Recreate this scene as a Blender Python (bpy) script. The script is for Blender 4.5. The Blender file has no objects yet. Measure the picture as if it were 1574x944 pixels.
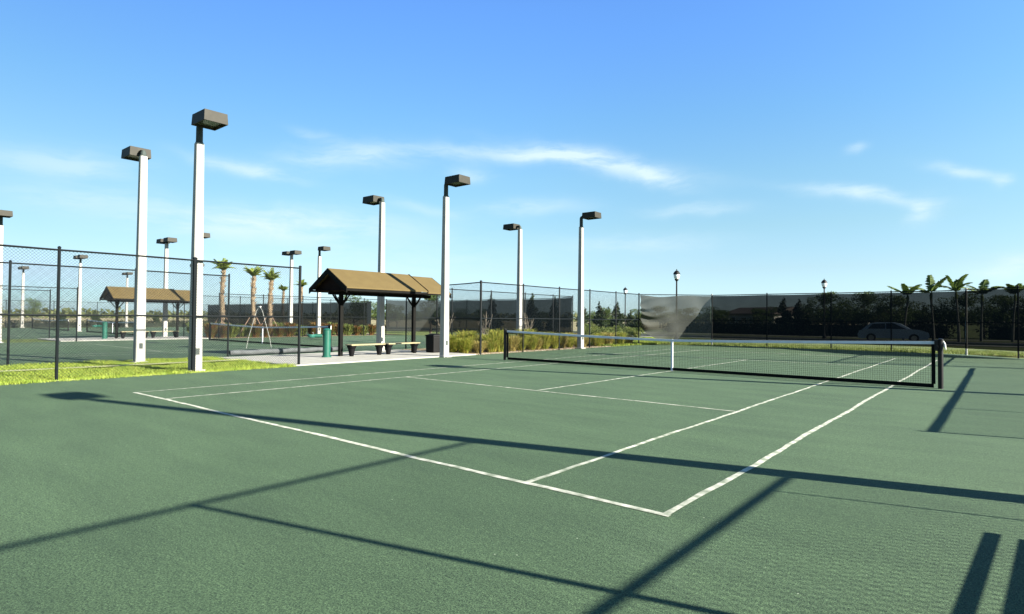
import bpy, math, random
from math import sin, cos, pi, radians as R_
import numpy as np
random.seed(7)
S = bpy.context.scene
COL = S.collection

# ------------------------------------------------------------------ camera
CAM = (1.994, -4.191, 1.483)
YAW, PITCH, ROLL = -0.6771, 0.0194, 0.0084
from mathutils import Vector, Matrix
Fv = Vector((sin(YAW)*cos(PITCH), cos(YAW)*cos(PITCH), sin(PITCH)))
Rv = Fv.cross(Vector((0, 0, 1))).normalized()
Uv = Rv.cross(Fv)
R2 = Rv*cos(ROLL) + Uv*sin(ROLL)
U2 = -Rv*sin(ROLL) + Uv*cos(ROLL)
cd = bpy.data.cameras.new('camera')
co = bpy.data.objects.new('camera', cd)
COL.objects.link(co)
m = Matrix((R2, U2, -Fv)).transposed().to_4x4()
m.translation = Vector(CAM)
co.matrix_world = m
cd.sensor_width = 36
cd.lens = 910.99/1574*36
cd.shift_x = -21.72/1574
cd.clip_end = 6000
S.camera = co

# ------------------------------------------------------------------ light
EXPO = 2.2
SUN_AZ, SUN_EL = math.atan2(.97, .245), R_(24.0)
sl = bpy.data.lights.new('sun', 'SUN')
sl.energy = 5.0
sl.angle = R_(0.6)
sl.color = (1.0, .94, .82)
so = bpy.data.objects.new('sun', sl)
COL.objects.link(so)
sd = Vector((sin(SUN_AZ)*cos(SUN_EL), cos(SUN_AZ)*cos(SUN_EL), sin(SUN_EL)))
so.rotation_euler = sd.to_track_quat('Z', 'Y').to_euler()
so.location = (20, 0, 30)

S.view_settings.view_transform = 'Standard'
S.view_settings.look = 'None'
S.view_settings.exposure = EXPO
S.view_settings.gamma = 1

def azel(px, py):
    """azimuth and elevation of a direction in the photo, for placing the clouds in the sky"""
    d = Fv*910.99 + R2*(px-808.7) - U2*(py-472)
    d.normalize()
    return math.atan2(d.x, d.y), math.asin(d.z)

W = bpy.data.worlds.new("World")
S.world = W
W.use_nodes = True
nt = W.node_tree
N, L = nt.nodes, nt.links
bg = N['Background']
sky = N.new('ShaderNodeTexSky')
sky.sky_type = 'NISHITA'
sky.sun_disc = False
sky.sun_elevation = SUN_EL
sky.sun_rotation = SUN_AZ
sky.air_density = 1.0
sky.dust_density = .6
sky.ozone_density = 2.0
tc = N.new('ShaderNodeTexCoord')
sep = N.new('ShaderNodeSeparateXYZ')
L.new(tc.outputs['Generated'], sep.inputs[0])

def mth(op, a, b=None, c=None, clamp=False):
    n = N.new('ShaderNodeMath')
    n.operation = op
    n.use_clamp = clamp
    for i, v in enumerate((a, b, c)):
        if v is None:
            continue
        if isinstance(v, (int, float)):
            n.inputs[i].default_value = v
        else:
            L.new(v, n.inputs[i])
    return n.outputs[0]
az = mth('ARCTAN2', sep.outputs[0], sep.outputs[1])
el = mth('ARCSINE', sep.outputs[2])
ramp = N.new('ShaderNodeValToRGB')           # haze near the horizon, clear blue above; unseen zenith dimmed to deepen shadows
cr = ramp.color_ramp
cr.elements[0].position = 0.0
cr.elements[0].color = (.82, 1.2, 1.8, 1)
cr.elements[1].position = 1.0
cr.elements[1].color = (.20, .42, .48, 1)
for p_, c_ in ((.875, (.84, 1.3, 1.85, 1)), (1.15, (.58, 1.0, 1.35, 1)), (1.6, (.29, .58, .72, 1)), (.055, (.82, 1.08, 1.50, 1)), (.145, (.85, .985, 1.12, 1)), (.266, (.885, 1.06, 1.05, 1)), (.41, (.91, 1.18, 1.18, 1)), (.58, (.85, 1.25, 1.42, 1)), (.8, (.84, 1.3, 1.8, 1))):
    e_ = cr.elements.new(p_*.4)
    e_.color = c_
L.new(mth('DIVIDE', el, 1.4, clamp=True), ramp.inputs[0])
mul = N.new('ShaderNodeMix')
mul.data_type = 'RGBA'
mul.blend_type = 'MULTIPLY'
mul.inputs[0].default_value = 1
halo = N.new('ShaderNodeVectorMath')        # the sun lamp already stands for the glare round the sun
halo.operation = 'MINIMUM'
L.new(sky.outputs[0], halo.inputs[0])
halo.inputs[1].default_value = (6.3, 7.2, 7.6)
L.new(halo.outputs[0], mul.inputs[6])
mra = N.new('ShaderNodeMapRange')          # dims the sky more towards the west, evening out its brightness
mra.interpolation_type = 'SMOOTHSTEP'
mra.inputs[1].default_value = -1.6
mra.inputs[2].default_value = -.6
mra.inputs[3].default_value = .56
mra.inputs[4].default_value = .82
L.new(az, mra.inputs[0])
sc_ = N.new('ShaderNodeVectorMath')
sc_.operation = 'SCALE'
L.new(ramp.outputs[0], sc_.inputs[0])
L.new(mra.outputs[0], sc_.inputs['Scale'])
L.new(sc_.outputs[0], mul.inputs[7])
# clouds: thin streaks
comb = N.new('ShaderNodeCombineXYZ')
L.new(az, comb.inputs[0])
L.new(el, comb.inputs[1])
nz = N.new('ShaderNodeTexNoise')
nz.inputs['Scale'].default_value = 7
nz.inputs['Detail'].default_value = 5
L.new(comb.outputs[0], nz.inputs['Vector'])
vs = N.new('ShaderNodeVectorMath')
vs.operation = 'MULTIPLY_ADD'
L.new(nz.outputs['Color'], vs.inputs[0])
vs.inputs[1].default_value = (.10, .045, 0)
ad = N.new('ShaderNodeVectorMath')
ad.operation = 'ADD'
L.new(comb.outputs[0], ad.inputs[0])
ad.inputs[1].default_value = (-.05, -.0225, 0)
L.new(ad.outputs[0], vs.inputs[2])
warp = vs.outputs[0]
streaks = [  # px, py, half length px, half width px, tilt deg (down to the right +), strength
    (930, 252, 135, 13, 10, .52), (860, 240, 70, 9, 3, .5), (740, 234, 120, 10, 0, .3), (1010, 268, 60, 9, 22, .3),
    (540, 247, 110, 17, -3, .40), (390, 265, 85, 9, 14, .42), (500, 215, 50, 7, 20, .2),
    (480, 350, 190, 22, 2, .45), (90, 250, 130, 24, 4, .34), (110, 305, 150, 22, 3, .26), (330, 345, 150, 20, 3, .28),
    (730, 264, 35, 9, 0, .3), (810, 318, 80, 10, 0, .3), (980, 372, 110, 12, 0, .25), (1070, 322, 70, 9, 0, .3),
    (1320, 303, 90, 9, 6, .55), (1420, 328, 26, 16, -50, .5), (1480, 264, 60, 9, 8, .40), (1545, 276, 22, 12, -20, .35),
    (1310, 230, 18, 7, -30, .30), (1545, 410, 60, 18, -6, .6), (650, 320, 60, 7, 10, .2), (640, 400, 300, 25, 1, .18)]
tot = None
for (px, py, hl, hw, tl, st) in streaks:
    a0, e0 = azel(px, py)
    a1, e1 = azel(px+10, py+10*math.tan(R_(tl)))
    ang = math.atan2(e1-e0, a1-a0)
    mp = N.new('ShaderNodeMapping')
    mp.vector_type = 'TEXTURE'
    mp.inputs['Location'].default_value = (a0, e0, 0)
    mp.inputs['Rotation'].default_value = (0, 0, ang)
    k = math.hypot(e1-e0, a1-a0)/math.hypot(10, 10*math.tan(R_(tl)))
    mp.inputs['Scale'].default_value = (hl*k*1.15, hw*k*1.4, 1)
    L.new(warp, mp.inputs['Vector'])
    ln = N.new('ShaderNodeVectorMath')
    ln.operation = 'DOT_PRODUCT'
    L.new(mp.outputs[0], ln.inputs[0])
    L.new(mp.outputs[0], ln.inputs[1])
    g = mth('MULTIPLY', mth('POWER', 2.718, mth('MULTIPLY', ln.outputs['Value'], -1.5)), st*1.35)
    tot = g if tot is None else mth('ADD', tot, g)
nf = N.new('ShaderNodeTexNoise')
nf.inputs['Scale'].default_value = 1
nf.inputs['Detail'].default_value = 6
nf.inputs['Roughness'].default_value = .6
mpf = N.new('ShaderNodeMapping')
mpf.inputs['Rotation'].default_value = (0, 0, R_(8))
mpf.inputs['Scale'].default_value = (9, 42, 1)
L.new(warp, mpf.inputs['Vector'])
L.new(mpf.outputs[0], nf.inputs['Vector'])
fib = mth('MULTIPLY_ADD', nf.outputs['Fac'], 3.0, -.75, clamp=True)
cl = mth('MULTIPLY', tot, fib)
mixc = N.new('ShaderNodeMix')
mixc.data_type = 'RGBA'
L.new(mth('MINIMUM', cl, .85), mixc.inputs[0])
L.new(mul.outputs[2], mixc.inputs[6])
mixc.inputs[7].default_value = (3.7, 4.5, 4.8, 1)
L.new(mixc.outputs[2], bg.inputs[0])
bg.inputs[1].default_value = .05

# ------------------------------------------------------------------ materials
ALB = .57      # base colours below are scaled to the exposure chosen above
def mat(name, col, rough=.8, raw=False, noise=0.0, scale=5.0, col2=None, bump=0.0, bscale=60.0, metal=0.0, spec=.3, detail=4):
    if max(col) < .495 and not raw:
        col = tuple(c*ALB for c in col)
        col2 = tuple(c*ALB for c in col2) if col2 else None
    m = bpy.data.materials.new(name)
    m.use_nodes = True
    n, l = m.node_tree.nodes, m.node_tree.links
    b = n['Principled BSDF']
    b.inputs['Base Color'].default_value = (*col, 1)
    b.inputs['Roughness'].default_value = rough
    b.inputs['Metallic'].default_value = metal
    b.inputs['Specular IOR Level'].default_value = spec
    tcn = n.new('ShaderNodeTexCoord')
    if noise or col2:
        nn = n.new('ShaderNodeTexNoise')
        nn.inputs['Scale'].default_value = scale
        nn.inputs['Detail'].default_value = detail
        l.new(tcn.outputs['Object'], nn.inputs['Vector'])
        rp = n.new('ShaderNodeValToRGB')
        rp.color_ramp.elements[0].position = .36
        rp.color_ramp.elements[1].position = .64
        c2 = col2 or tuple(c*(1-noise) for c in col)
        c1 = col if col2 else tuple(c*(1+noise) for c in col)
        rp.color_ramp.elements[0].color = (*c2, 1)
        rp.color_ramp.elements[1].color = (*c1, 1)
        l.new(nn.outputs['Fac'], rp.inputs[0])
        l.new(rp.outputs[0], b.inputs['Base Color'])
    if bump:
        nb = n.new('ShaderNodeTexNoise')
        nb.inputs['Scale'].default_value = bscale
        nb.inputs['Detail'].default_value = 3
        l.new(tcn.outputs['Object'], nb.inputs['Vector'])
        bm = n.new('ShaderNodeBump')
        bm.inputs['Strength'].default_value = bump
        bm.inputs['Distance'].default_value = .02
        l.new(nb.outputs['Fac'], bm.inputs['Height'])
        l.new(bm.outputs[0], b.inputs['Normal'])
    return m

def leafmat(name, col, col2, scale=1.5, trans=.35, raw=False):
    m = mat(name, col, raw=raw, rough=.6, col2=col2, scale=scale, spec=.25)
    n, l = m.node_tree.nodes, m.node_tree.links
    b = n['Principled BSDF']
    t = n.new('ShaderNodeBsdfTranslucent')
    src = b.inputs['Base Color'].links[0].from_socket
    l.new(src, t.inputs['Color'])
    mx = n.new('ShaderNodeMixShader')
    mx.inputs[0].default_value = trans
    l.new(b.outputs[0], mx.inputs[1])
    l.new(t.outputs[0], mx.inputs[2])
    l.new(mx.outputs[0], n['Material Output'].inputs[0])
    return m

def court_mat(name, c1, c2, speck=1.0):
    m = bpy.data.materials.new(name)
    m.use_nodes = True
    n, l = m.node_tree.nodes, m.node_tree.links
    b = n['Principled BSDF']
    b.inputs['Roughness'].default_value = .85
    b.inputs['Specular IOR Level'].default_value = .25
    tcn = n.new('ShaderNodeTexCoord')
    def noise(s, d, r=.5, sc=None):
        x = n.new('ShaderNodeTexNoise')
        x.inputs['Scale'].default_value = s
        x.inputs['Detail'].default_value = d
        x.inputs['Roughness'].default_value = r
        if sc:
            mp = n.new('ShaderNodeMapping')
            mp.inputs['Scale'].default_value = sc
            l.new(tcn.outputs['Object'], mp.inputs[0])
            l.new(mp.outputs[0], x.inputs['Vector'])
        else:
            l.new(tcn.outputs['Object'], x.inputs['Vector'])
        return x.outputs['Fac']
    def rmp(f, a, b_, ca, cb):
        r = n.new('ShaderNodeValToRGB')
        r.color_ramp.elements[0].position = a
        r.color_ramp.elements[1].position = b_
        r.color_ramp.elements[0].color = (*ca, 1)
        r.color_ramp.elements[1].color = (*cb, 1)
        l.new(f, r.inputs[0])
        return r.outputs[0]
    def mx(mode, f, a, b_):
        x = n.new('ShaderNodeMix')
        x.data_type = 'RGBA'
        x.blend_type = mode
        if isinstance(f, float):
            x.inputs[0].default_value = f
        else:
            l.new(f, x.inputs[0])
        l.new(a, x.inputs[6])
        if isinstance(b_, tuple):
            x.inputs[7].default_value = (*b_, 1)
        else:
            l.new(b_, x.inputs[7])
        return x.outputs[2]
    base = rmp(noise(.35, 5, .6), .3, .7, c1, c2)
    sweep = rmp(noise(1.0, 4, .6, (.5, 2.2, 1)), .3, .7, (.84, .85, .85), (1.13, 1.12, 1.08))
    base = mx('MULTIPLY', 1.0, base, sweep)
    grain = rmp(noise(80, 3, .8), .32, .68, (.16, .21, .26), (1.9, 1.82, 1.66))
    base = mx('MULTIPLY', speck, base, grain)
    grain2 = rmp(noise(22, 3, .7), .3, .7, (.76, .78, .79), (1.22, 1.2, 1.17))
    base = mx('MULTIPLY', 1.0, base, grain2)
    vo = n.new('ShaderNodeTexVoronoi')
    vo.inputs['Scale'].default_value = 8
    l.new(tcn.outputs['Object'], vo.inputs['Vector'])
    dots = rmp(vo.outputs['Distance'], .035, .06, (1, 1, 1), (0, 0, 0))
    sepc = n.new('ShaderNodeSeparateColor')
    l.new(vo.outputs['Color'], sepc.inputs[0])
    gt = n.new('ShaderNodeMath')
    gt.operation = 'GREATER_THAN'
    gt.inputs[1].default_value = .86
    l.new(sepc.outputs[0], gt.inputs[0])
    mm = n.new('ShaderNodeMath')
    mm.operation = 'MULTIPLY'
    l.new(dots, mm.inputs[0])
    l.new(gt.outputs[0], mm.inputs[1])
    base = mx('MIX', mm.outputs[0], base, (.24, .29, .20))
    # pale powdery scuffs from sweeping
    sc = rmp(noise(.22, 4, .65, (1, 2.5, 1)), .60, .78, (0, 0, 0), (.35, .35, .35))
    base = mx('MIX', sc, base, (.085, .125, .08))
    l.new(base, b.inputs['Base Color'])
    bp = n.new('ShaderNodeBump')
    bp.inputs['Strength'].default_value = .55
    bp.inputs['Distance'].default_value = .006
    l.new(noise(110, 3, .7), bp.inputs['Height'])
    l.new(bp.outputs[0], b.inputs['Normal'])
    return m

def screen_mat(name, col, open_, folds=0.0):
    m = bpy.data.materials.new(name)
    m.use_nodes = True
    n, l = m.node_tree.nodes, m.node_tree.links
    b = n['Principled BSDF']
    b.inputs['Base Color'].default_value = (*col, 1)
    b.inputs['Roughness'].default_value = .85
    b.inputs['Specular IOR Level'].default_value = .1
    tr = n.new('ShaderNodeBsdfTransparent')
    tr.inputs[0].default_value = (1, 1, 1, 1)
    mx = n.new('ShaderNodeMixShader')
    tcn = n.new('ShaderNodeTexCoord')
    nn = n.new('ShaderNodeTexNoise')
    nn.inputs['Scale'].default_value = 1.6
    l.new(tcn.outputs['Object'], nn.inputs['Vector'])
    mr = n.new('ShaderNodeMapRange')
    mr.inputs[3].default_value = 1-open_*1.25
    mr.inputs[4].default_value = 1-open_*.75
    l.new(nn.outputs['Fac'], mr.inputs[0])
    l.new(mr.outputs[0], mx.inputs[0])
    l.new(tr.outputs[0], mx.inputs[1])
    l.new(b.outputs[0], mx.inputs[2])
    l.new(mx.outputs[0], n['Material Output'].inputs[0])
    return m

M = dict(
    court=court_mat('court_green', (.0425, .076, .043), (.050, .0865, .0495)),
    line=mat('line_tape', (.50, .495, .42), .7, col2=(.17, .20, .14), scale=7, detail=6),
    grass=mat('grass_ground', (.17, .20, .035), .95, col2=(.10, .15, .025), scale=1.2, bump=.6, bscale=25),
    blade=leafmat('grass_blade', (.25, .30, .045), (.16, .23, .03), 3, raw=True),
    dry=mat('dry_grass', (.50, .49, .25), .95, col2=(.36, .37, .15), scale=6, bump=.3, bscale=30),
    field=mat('dry_field', (.44, .36, .20), .95, col2=(.30, .28, .13), scale=.03, bump=.2),
    sand=mat('shell_mulch', (.48, .36, .21), .95, col2=(.27, .19, .11), scale=14, bump=.9, bscale=40),
    conc=mat('concrete', (.46, .45, .40), .85, noise=.08, scale=3, bump=.2, bscale=40),
    asphalt=mat('asphalt', (.05, .05, .05), .9, noise=.15, scale=5),
    pole=mat('painted_concrete', (.49, .475, .43), .7, noise=.06, scale=2.5, bump=.15, bscale=50),
    bronze=mat('bronze_metal', (.016, .015, .014), .5, noise=.25, scale=6, spec=.2),
    housing=mat('lamp_housing', (.043, .040, .029), .6, noise=.12, scale=5, spec=.15),
    sleeve=mat('grey_sleeve', (.06, .078, .070), .6, noise=.1, spec=.2),
    lens=mat('lamp_glass', (.10, .11, .08), .15, spec=.6),
    fence=mat('black_vinyl', (.004, .0075, .009), .55, noise=.2, spec=.15),
    galv=mat('galvanised_pipe', (.40, .41, .38), .6, noise=.1),
    wire=mat('wire', (.006, .013, .016), .5, spec=.2),
    roof=mat('roof_shingle', (.142, .101, .033), .85, col2=(.128, .090, .029), scale=2.5, bump=.35, bscale=45),
    fascia=mat('dark_fascia', (.006, .006, .005), .8, noise=.2, spec=.1),
    soffit=mat('dark_soffit', (.016, .006, .004), .8, noise=.2, spec=.1),
    bench=mat('bench_plank', (.36, .31, .17), .7, noise=.12, scale=4),
    benchleg=mat('bench_pedestal', (.006, .006, .007), .7, spec=.1),
    teal=mat('green_enamel', (.012, .115, .078), .4, noise=.1, spec=.4),
    tealp=mat('pale_green_enamel', (.03, .17, .13), .4, spec=.4),
    steel=mat('stainless', (.5, .5, .5), .3, metal=.9),
    bin=mat('black_plastic', (.003, .003, .0035), .6, noise=.2, spec=.2),
    netc=mat('net_cord', (.004, .006, .006), .7, spec=.1),
    white=mat('white_vinyl', (.60, .60, .64), .6, noise=.05),
    netpost=mat('net_post', (.004, .004, .005), .45, spec=.3),
    whitepaint=mat('white_paint', (.7, .7, .66), .5),
    trunk=mat('palm_trunk', (.33, .255, .16), .9, col2=(.15, .10, .06), scale=9, bump=1, bscale=18),
    trunkg=mat('smooth_palm_trunk', (.24, .24, .20), .8, col2=(.13, .14, .11), scale=6),
    bark=mat('bark', (.10, .075, .05), .9, noise=.3, scale=8, bump=.8),
    frond=leafmat('palm_frond', (.30, .36, .06), (.15, .22, .035), 3),
    frondd=leafmat('dark_palm_frond', (.17, .25, .045), (.08, .13, .03), 3),
    pine=leafmat('pine_leaf', (.055, .085, .022), (.022, .04, .014), 2, .2),
    leaf=leafmat('broad_leaf', (.15, .22, .04), (.07, .12, .025), 1.5),
    bush=leafmat('light_bush', (.29, .32, .08), (.15, .21, .05), 1.5),
    hedge=leafmat('dark_hedge', (.035, .05, .022), (.02, .032, .016), 1.0, .2),
    fgrass=leafmat('fountain_grass', (.40, .36, .075), (.24, .29, .04), 5, .5, raw=True),
    fgrassb=leafmat('dry_fountain_grass', (.42, .34, .12), (.30, .27, .07), 6, .4, raw=True),
    red=leafmat('croton', (.28, .11, .035), (.15, .16, .035), 4),
    blade2=leafmat('dull_grass_blade', (.17, .20, .05), (.10, .14, .03), 3, raw=True),
    far=leafmat('far_leaf', (.19, .21, .07), (.11, .14, .05), .05, .2),
    wood=mat('brace_wood', (.42, .27, .19), .8, noise=.1),
    strap=mat('dark_strap', (.03, .02, .02), .8),
    carpaint=mat('car_paint', (.34, .42, .50), .3, spec=.6, raw=True),
    glass=mat('dark_glass', (.02, .025, .03), .05, spec=.8),
    tyre=mat('tyre', (.015, .015, .015), .9),
    house=mat('house_wall', (.55, .52, .46), .8, noise=.05),
    tile=mat('house_roof', (.16, .13, .11), .85, noise=.15),
    globe=mat('frosted_globe', (.75, .78, .75), .3),
    screen=screen_mat('windscreen_black', (.0035, .0055, .0065), .072),
    screenlit2=screen_mat('windscreen_sunlit_far', (.018, .021, .021), .12),  # second court's angled panel: black mesh with sunlight put into its colour
    screenlit=screen_mat('windscreen_sunlit', (.033, .036, .032), .12),  # loose corner panel: colour lightened to stand for the sun falling on it
    stone=mat('shell_stone', (.42, .36, .27), .9, noise=.25, scale=9),
)

# ------------------------------------------------------------------ mesh helpers
class MB:
    def __init__(s):
        s.v, s.f = [], []
    def face(s, pts):
        i = len(s.v)
        s.v += [tuple(p) for p in pts]
        s.f.append(tuple(range(i, i+len(pts))))
        return s
    def box(s, x0, x1, y0, y1, z0, z1, taper=None):
        i = len(s.v)
        cx, cy = (x0+x1)/2, (y0+y1)/2
        t = taper or 1
        for z, k in ((z0, 1), (z1, t)):
            for x, y in ((x0, y0), (x1, y0), (x1, y1), (x0, y1)):
                s.v.append((cx+(x-cx)*k, cy+(y-cy)*k, z))
        for q in ((0, 3, 2, 1), (4, 5, 6, 7), (0, 1, 5, 4), (1, 2, 6, 5), (2, 3, 7, 6), (3, 0, 4, 7)):
            s.f.append(tuple(i+a for a in q))
        return s
    def tube(s, pts, rad, n=8, cap=True):
        pts = [Vector(p) for p in pts]
        if isinstance(rad, (int, float)):
            rad = [rad]*len(pts)
        i0 = len(s.v)
        for k, p in enumerate(pts):
            d = (pts[min(k+1, len(pts)-1)]-pts[max(k-1, 0)]).normalized()
            a = d.cross(Vector((0, 0, 1)))
            if a.length < 1e-3:
                a = Vector((1, 0, 0))
            a.normalize()
            b = d.cross(a)
            for j in range(n):
                t = 2*pi*j/n
                s.v.append(tuple(p+(a*cos(t)+b*sin(t))*rad[k]))
        for k in range(len(pts)-1):
            for j in range(n):
                s.f.append((i0+k*n+j, i0+k*n+(j+1) % n, i0+(k+1)*n+(j+1) % n, i0+(k+1)*n+j))
        if cap:
            s.f.append(tuple(i0+j for j in range(n)))
            s.f.append(tuple(i0+(len(pts)-1)*n+j for j in reversed(range(n))))
        return s
    def lathe(s, c, prof, n=14):
        i0 = len(s.v)
        for r, z in prof:
            for j in range(n):
                t = 2*pi*j/n
                s.v.append((c[0]+r*cos(t), c[1]+r*sin(t), c[2]+z))
        for k in range(len(prof)-1):
            for j in range(n):
                s.f.append((i0+k*n+j, i0+k*n+(j+1) % n, i0+(k+1)*n+(j+1) % n, i0+(k+1)*n+j))
        s.f.append(tuple(i0+j for j in reversed(range(n))))
        s.f.append(tuple(i0+(len(prof)-1)*n+j for j in range(n)))
        return s
    def prism(s, poly, axis, a, b):
        """extrude a 2D outline along an axis from a to b"""
        def P(q, h):
            if axis == 'y':
                return (q[0], h, q[1])
            if axis == 'x':
                return (h, q[0], q[1])
            return (q[0], q[1], h)
        n = len(poly)
        i = len(s.v)
        s.v += [P(q, a) for q in poly]+[P(q, b) for q in poly]
        s.f.append(tuple(i+k for k in range(n)))
        s.f.append(tuple(i+n+k for k in reversed(range(n))))
        for k in range(n):
            s.f.append((i+k, i+(k+1) % n, i+n+(k+1) % n, i+n+k))
        return s
    def build(s, name, m, parent=None, smooth=False, bevel=0.0):
        me = bpy.data.meshes.new(name)
        v = s.v
        if parent is not None:
            L_ = abs_loc(parent)
            v = [(a-L_[0], b-L_[1], c-L_[2]) for a, b, c in v]
        me.from_pydata(v, [], s.f)
        me.materials.append(m)
        if smooth:
            me.polygons.foreach_set('use_smooth', [True]*len(me.polygons))
        me.update()
        o = bpy.data.objects.new(name, me)
        COL.objects.link(o)
        o.parent = parent
        if bevel:
            b = o.modifiers.new('bevel', 'BEVEL')
            b.width = bevel
            b.segments = 2
            b.limit_method = 'ANGLE'
        return o

def abs_loc(o):
    p = Vector((0, 0, 0))
    while o is not None:
        p = p+Vector(o.location)
        o = o.parent
    return p

def thing(name, label, cat, loc=(0, 0, 0), group=None):
    o = bpy.data.objects.new(name, None)
    o.empty_display_size = .2
    COL.objects.link(o)
    o.location = loc
    return tag(o, label, cat, group)

def tag(o, label=None, cat=None, group=None, kind=None):
    if label:
        o['label'] = label
    if cat:
        o['category'] = cat
    if group:
        o['group'] = group
    if kind:
        o['kind'] = kind
    return o

def copy_tree(o, dloc=(0, 0, 0), label=None, rotz=None, scale=None):
    c = o.copy()
    COL.objects.link(c)
    if label:
        c['label'] = label
    c.location = Vector(o.location)+Vector(dloc)
    if rotz is not None:
        c.rotation_euler = (0, 0, rotz)
    if scale is not None:
        c.scale = scale if isinstance(scale, tuple) else (scale,)*3
    for ch in o.children:
        d = ch.copy()
        COL.objects.link(d)
        d.parent = c
        for gch in ch.children:
            e = gch.copy()
            COL.objects.link(e)
            e.parent = d
    return c

F2 = Vector((-0.62654, 0.77939))
Rt = Vector((0.77949, 0.62642))
def at(px, z):
    """ground point at a given distance in front of the camera, along a bearing"""
    p = Vector(CAM[:2])+F2*z+Rt*((px-808.7)/910.99*z)
    return p.x, p.y

# ------------------------------------------------------------------ ground
def sheet(name, x0, x1, y0, y1, z, m, kind='structure', lab=None):
    o = MB().face([(x0, y0, z), (x1, y0, z), (x1, y1, z), (x0, y1, z)]).build(name, m)
    tag(o, kind=kind)
    return o
sheet('ground', -2500, 2500, -2500, 2500, -.05, M['grass'])
sheet('field', -900, -92, -500, 900, -.03, M['field'])
sheet('field', -92, -40, 58, 600, -.03, M['field'])
sheet('road', -120, 200, 46.5, 53.5, -.03, M['asphalt'])
c = MB()
c.box(-120, 200, 46.2, 46.498, -.05, .09)
tag(c.build('kerb', M['conc']), kind='structure')
sheet('sidewalk', -120, 200, 43.2, 44.7, -.02, M['conc'])
sheet('sidewalk', -120, 200, 57.5, 59.2, -.02, M['conc'])

def court_outline(x0, x1, y0, y1, ch):
    return [(x0, y0), (x1, y0), (x1, y1-ch), (x1-ch, y1), (x0+ch, y1), (x0, y1-ch)]
CX1 = -5.485
OFF = [0, -23.72, -47.4, -65.6]
def court_sheet(x0, x1, ch=3.1):
    o = MB().prism(court_outline(x0, x1, -16, 29.75, ch), 'z', -.05, 0)
    tag(o.build('tennis_court', M['court']), kind='structure')
court_sheet(-14.52, 3.75)
court_sheet(-38.3, -20.0)
court_sheet(-80.2, -43.8, .8)
# strips between the courts
sheet('grass_strip', -19.99, -14.53, -40, 5.6, -.012, M['grass'])
sheet('grass_strip', -43.79, -38.31, -40, 5.6, -.012, M['grass'])
sheet('mulch_bed', -19.99, -14.53, 12.9, 29.5, -.012, M['sand'])
sheet('mulch_bed', -43.79, -38.31, 12.9, 29.5, -.012, M['sand'])
sheet('mulch_bed', -.5, 6, 29.85, 31.2, -.02, M['sand'])
tag(MB().box(-19.4, -14.55, 5.2, 13.2, -.04, .035).build('concrete_pad', M['conc'], bevel=.01), kind='structure')
tag(MB().box(-43.3, -38.35, 5.2, 13.2, -.04, .035).build('concrete_pad', M['conc'], bevel=.01), kind='structure')
sheet('sandy_edge', -14.62, -14.40, -40, 5.19, .006, M['dry'])
sheet('worn_path', -17.85, -17.45, -40, 5.19, .05, M['dry'])

# court lines: slightly uneven tapes
def strip_line(mb, x0, y0, x1, y1, w=.055, z=.004, seed=0):
    rnd = random.Random(seed)
    d = Vector((x1-x0, y1-y0))
    n = max(2, int(d.length/.25))
    d.normalize()
    q = Vector((-d.y, d.x))
    ph = rnd.random()*6
    i0 = len(mb.v)
    for k in range(n+1):
        t = k/n
        p = Vector((x0, y0)).lerp(Vector((x1, y1)), t)
        wob = .010*sin(t*n*.37+ph)+.006*rnd.uniform(-1, 1)
        for sgn in (-1, 1):
            r = p+q*(wob+sgn*w/2*(1+rnd.uniform(-.18, .18)))
            mb.v.append((r.x, r.y, z))
    for k in range(n):
        a = i0+2*k
        mb.f.append((a, a+2, a+3, a+1))
HW, SW = 10.97/2, 8.23/2
for ci, off in enumerate(OFF):
    cx = CX1+off
    mb = MB()
    ls = [(cx-HW-.03, 0, cx+HW+.03, 0, .065, .004), (cx-HW, 23.77, cx+HW, 23.77, .065, .004),
          (cx-HW, .035, cx-HW, 23.73, .055, .004), (cx+HW, .035, cx+HW, 23.73, .06, .004),
          (cx-SW, .035, cx-SW, 23.73, .055, .004), (cx+SW, .035, cx+SW, 23.73, .055, .004),
          (cx-SW+.03, 5.485, cx+SW-.03, 5.485, .05, .004), (cx-SW+.03, 18.285, cx+SW-.03, 18.285, .05, .004),
          (cx, 5.51, cx, 18.26, .05, .004)]
    for i, (a, b, c_, d, w_, z_) in enumerate(ls):
        strip_line(mb, a, b, c_, d, w_, z_, seed=ci*20+i)
    tag(mb.build('court_lines', M['line']), kind='structure')

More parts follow.
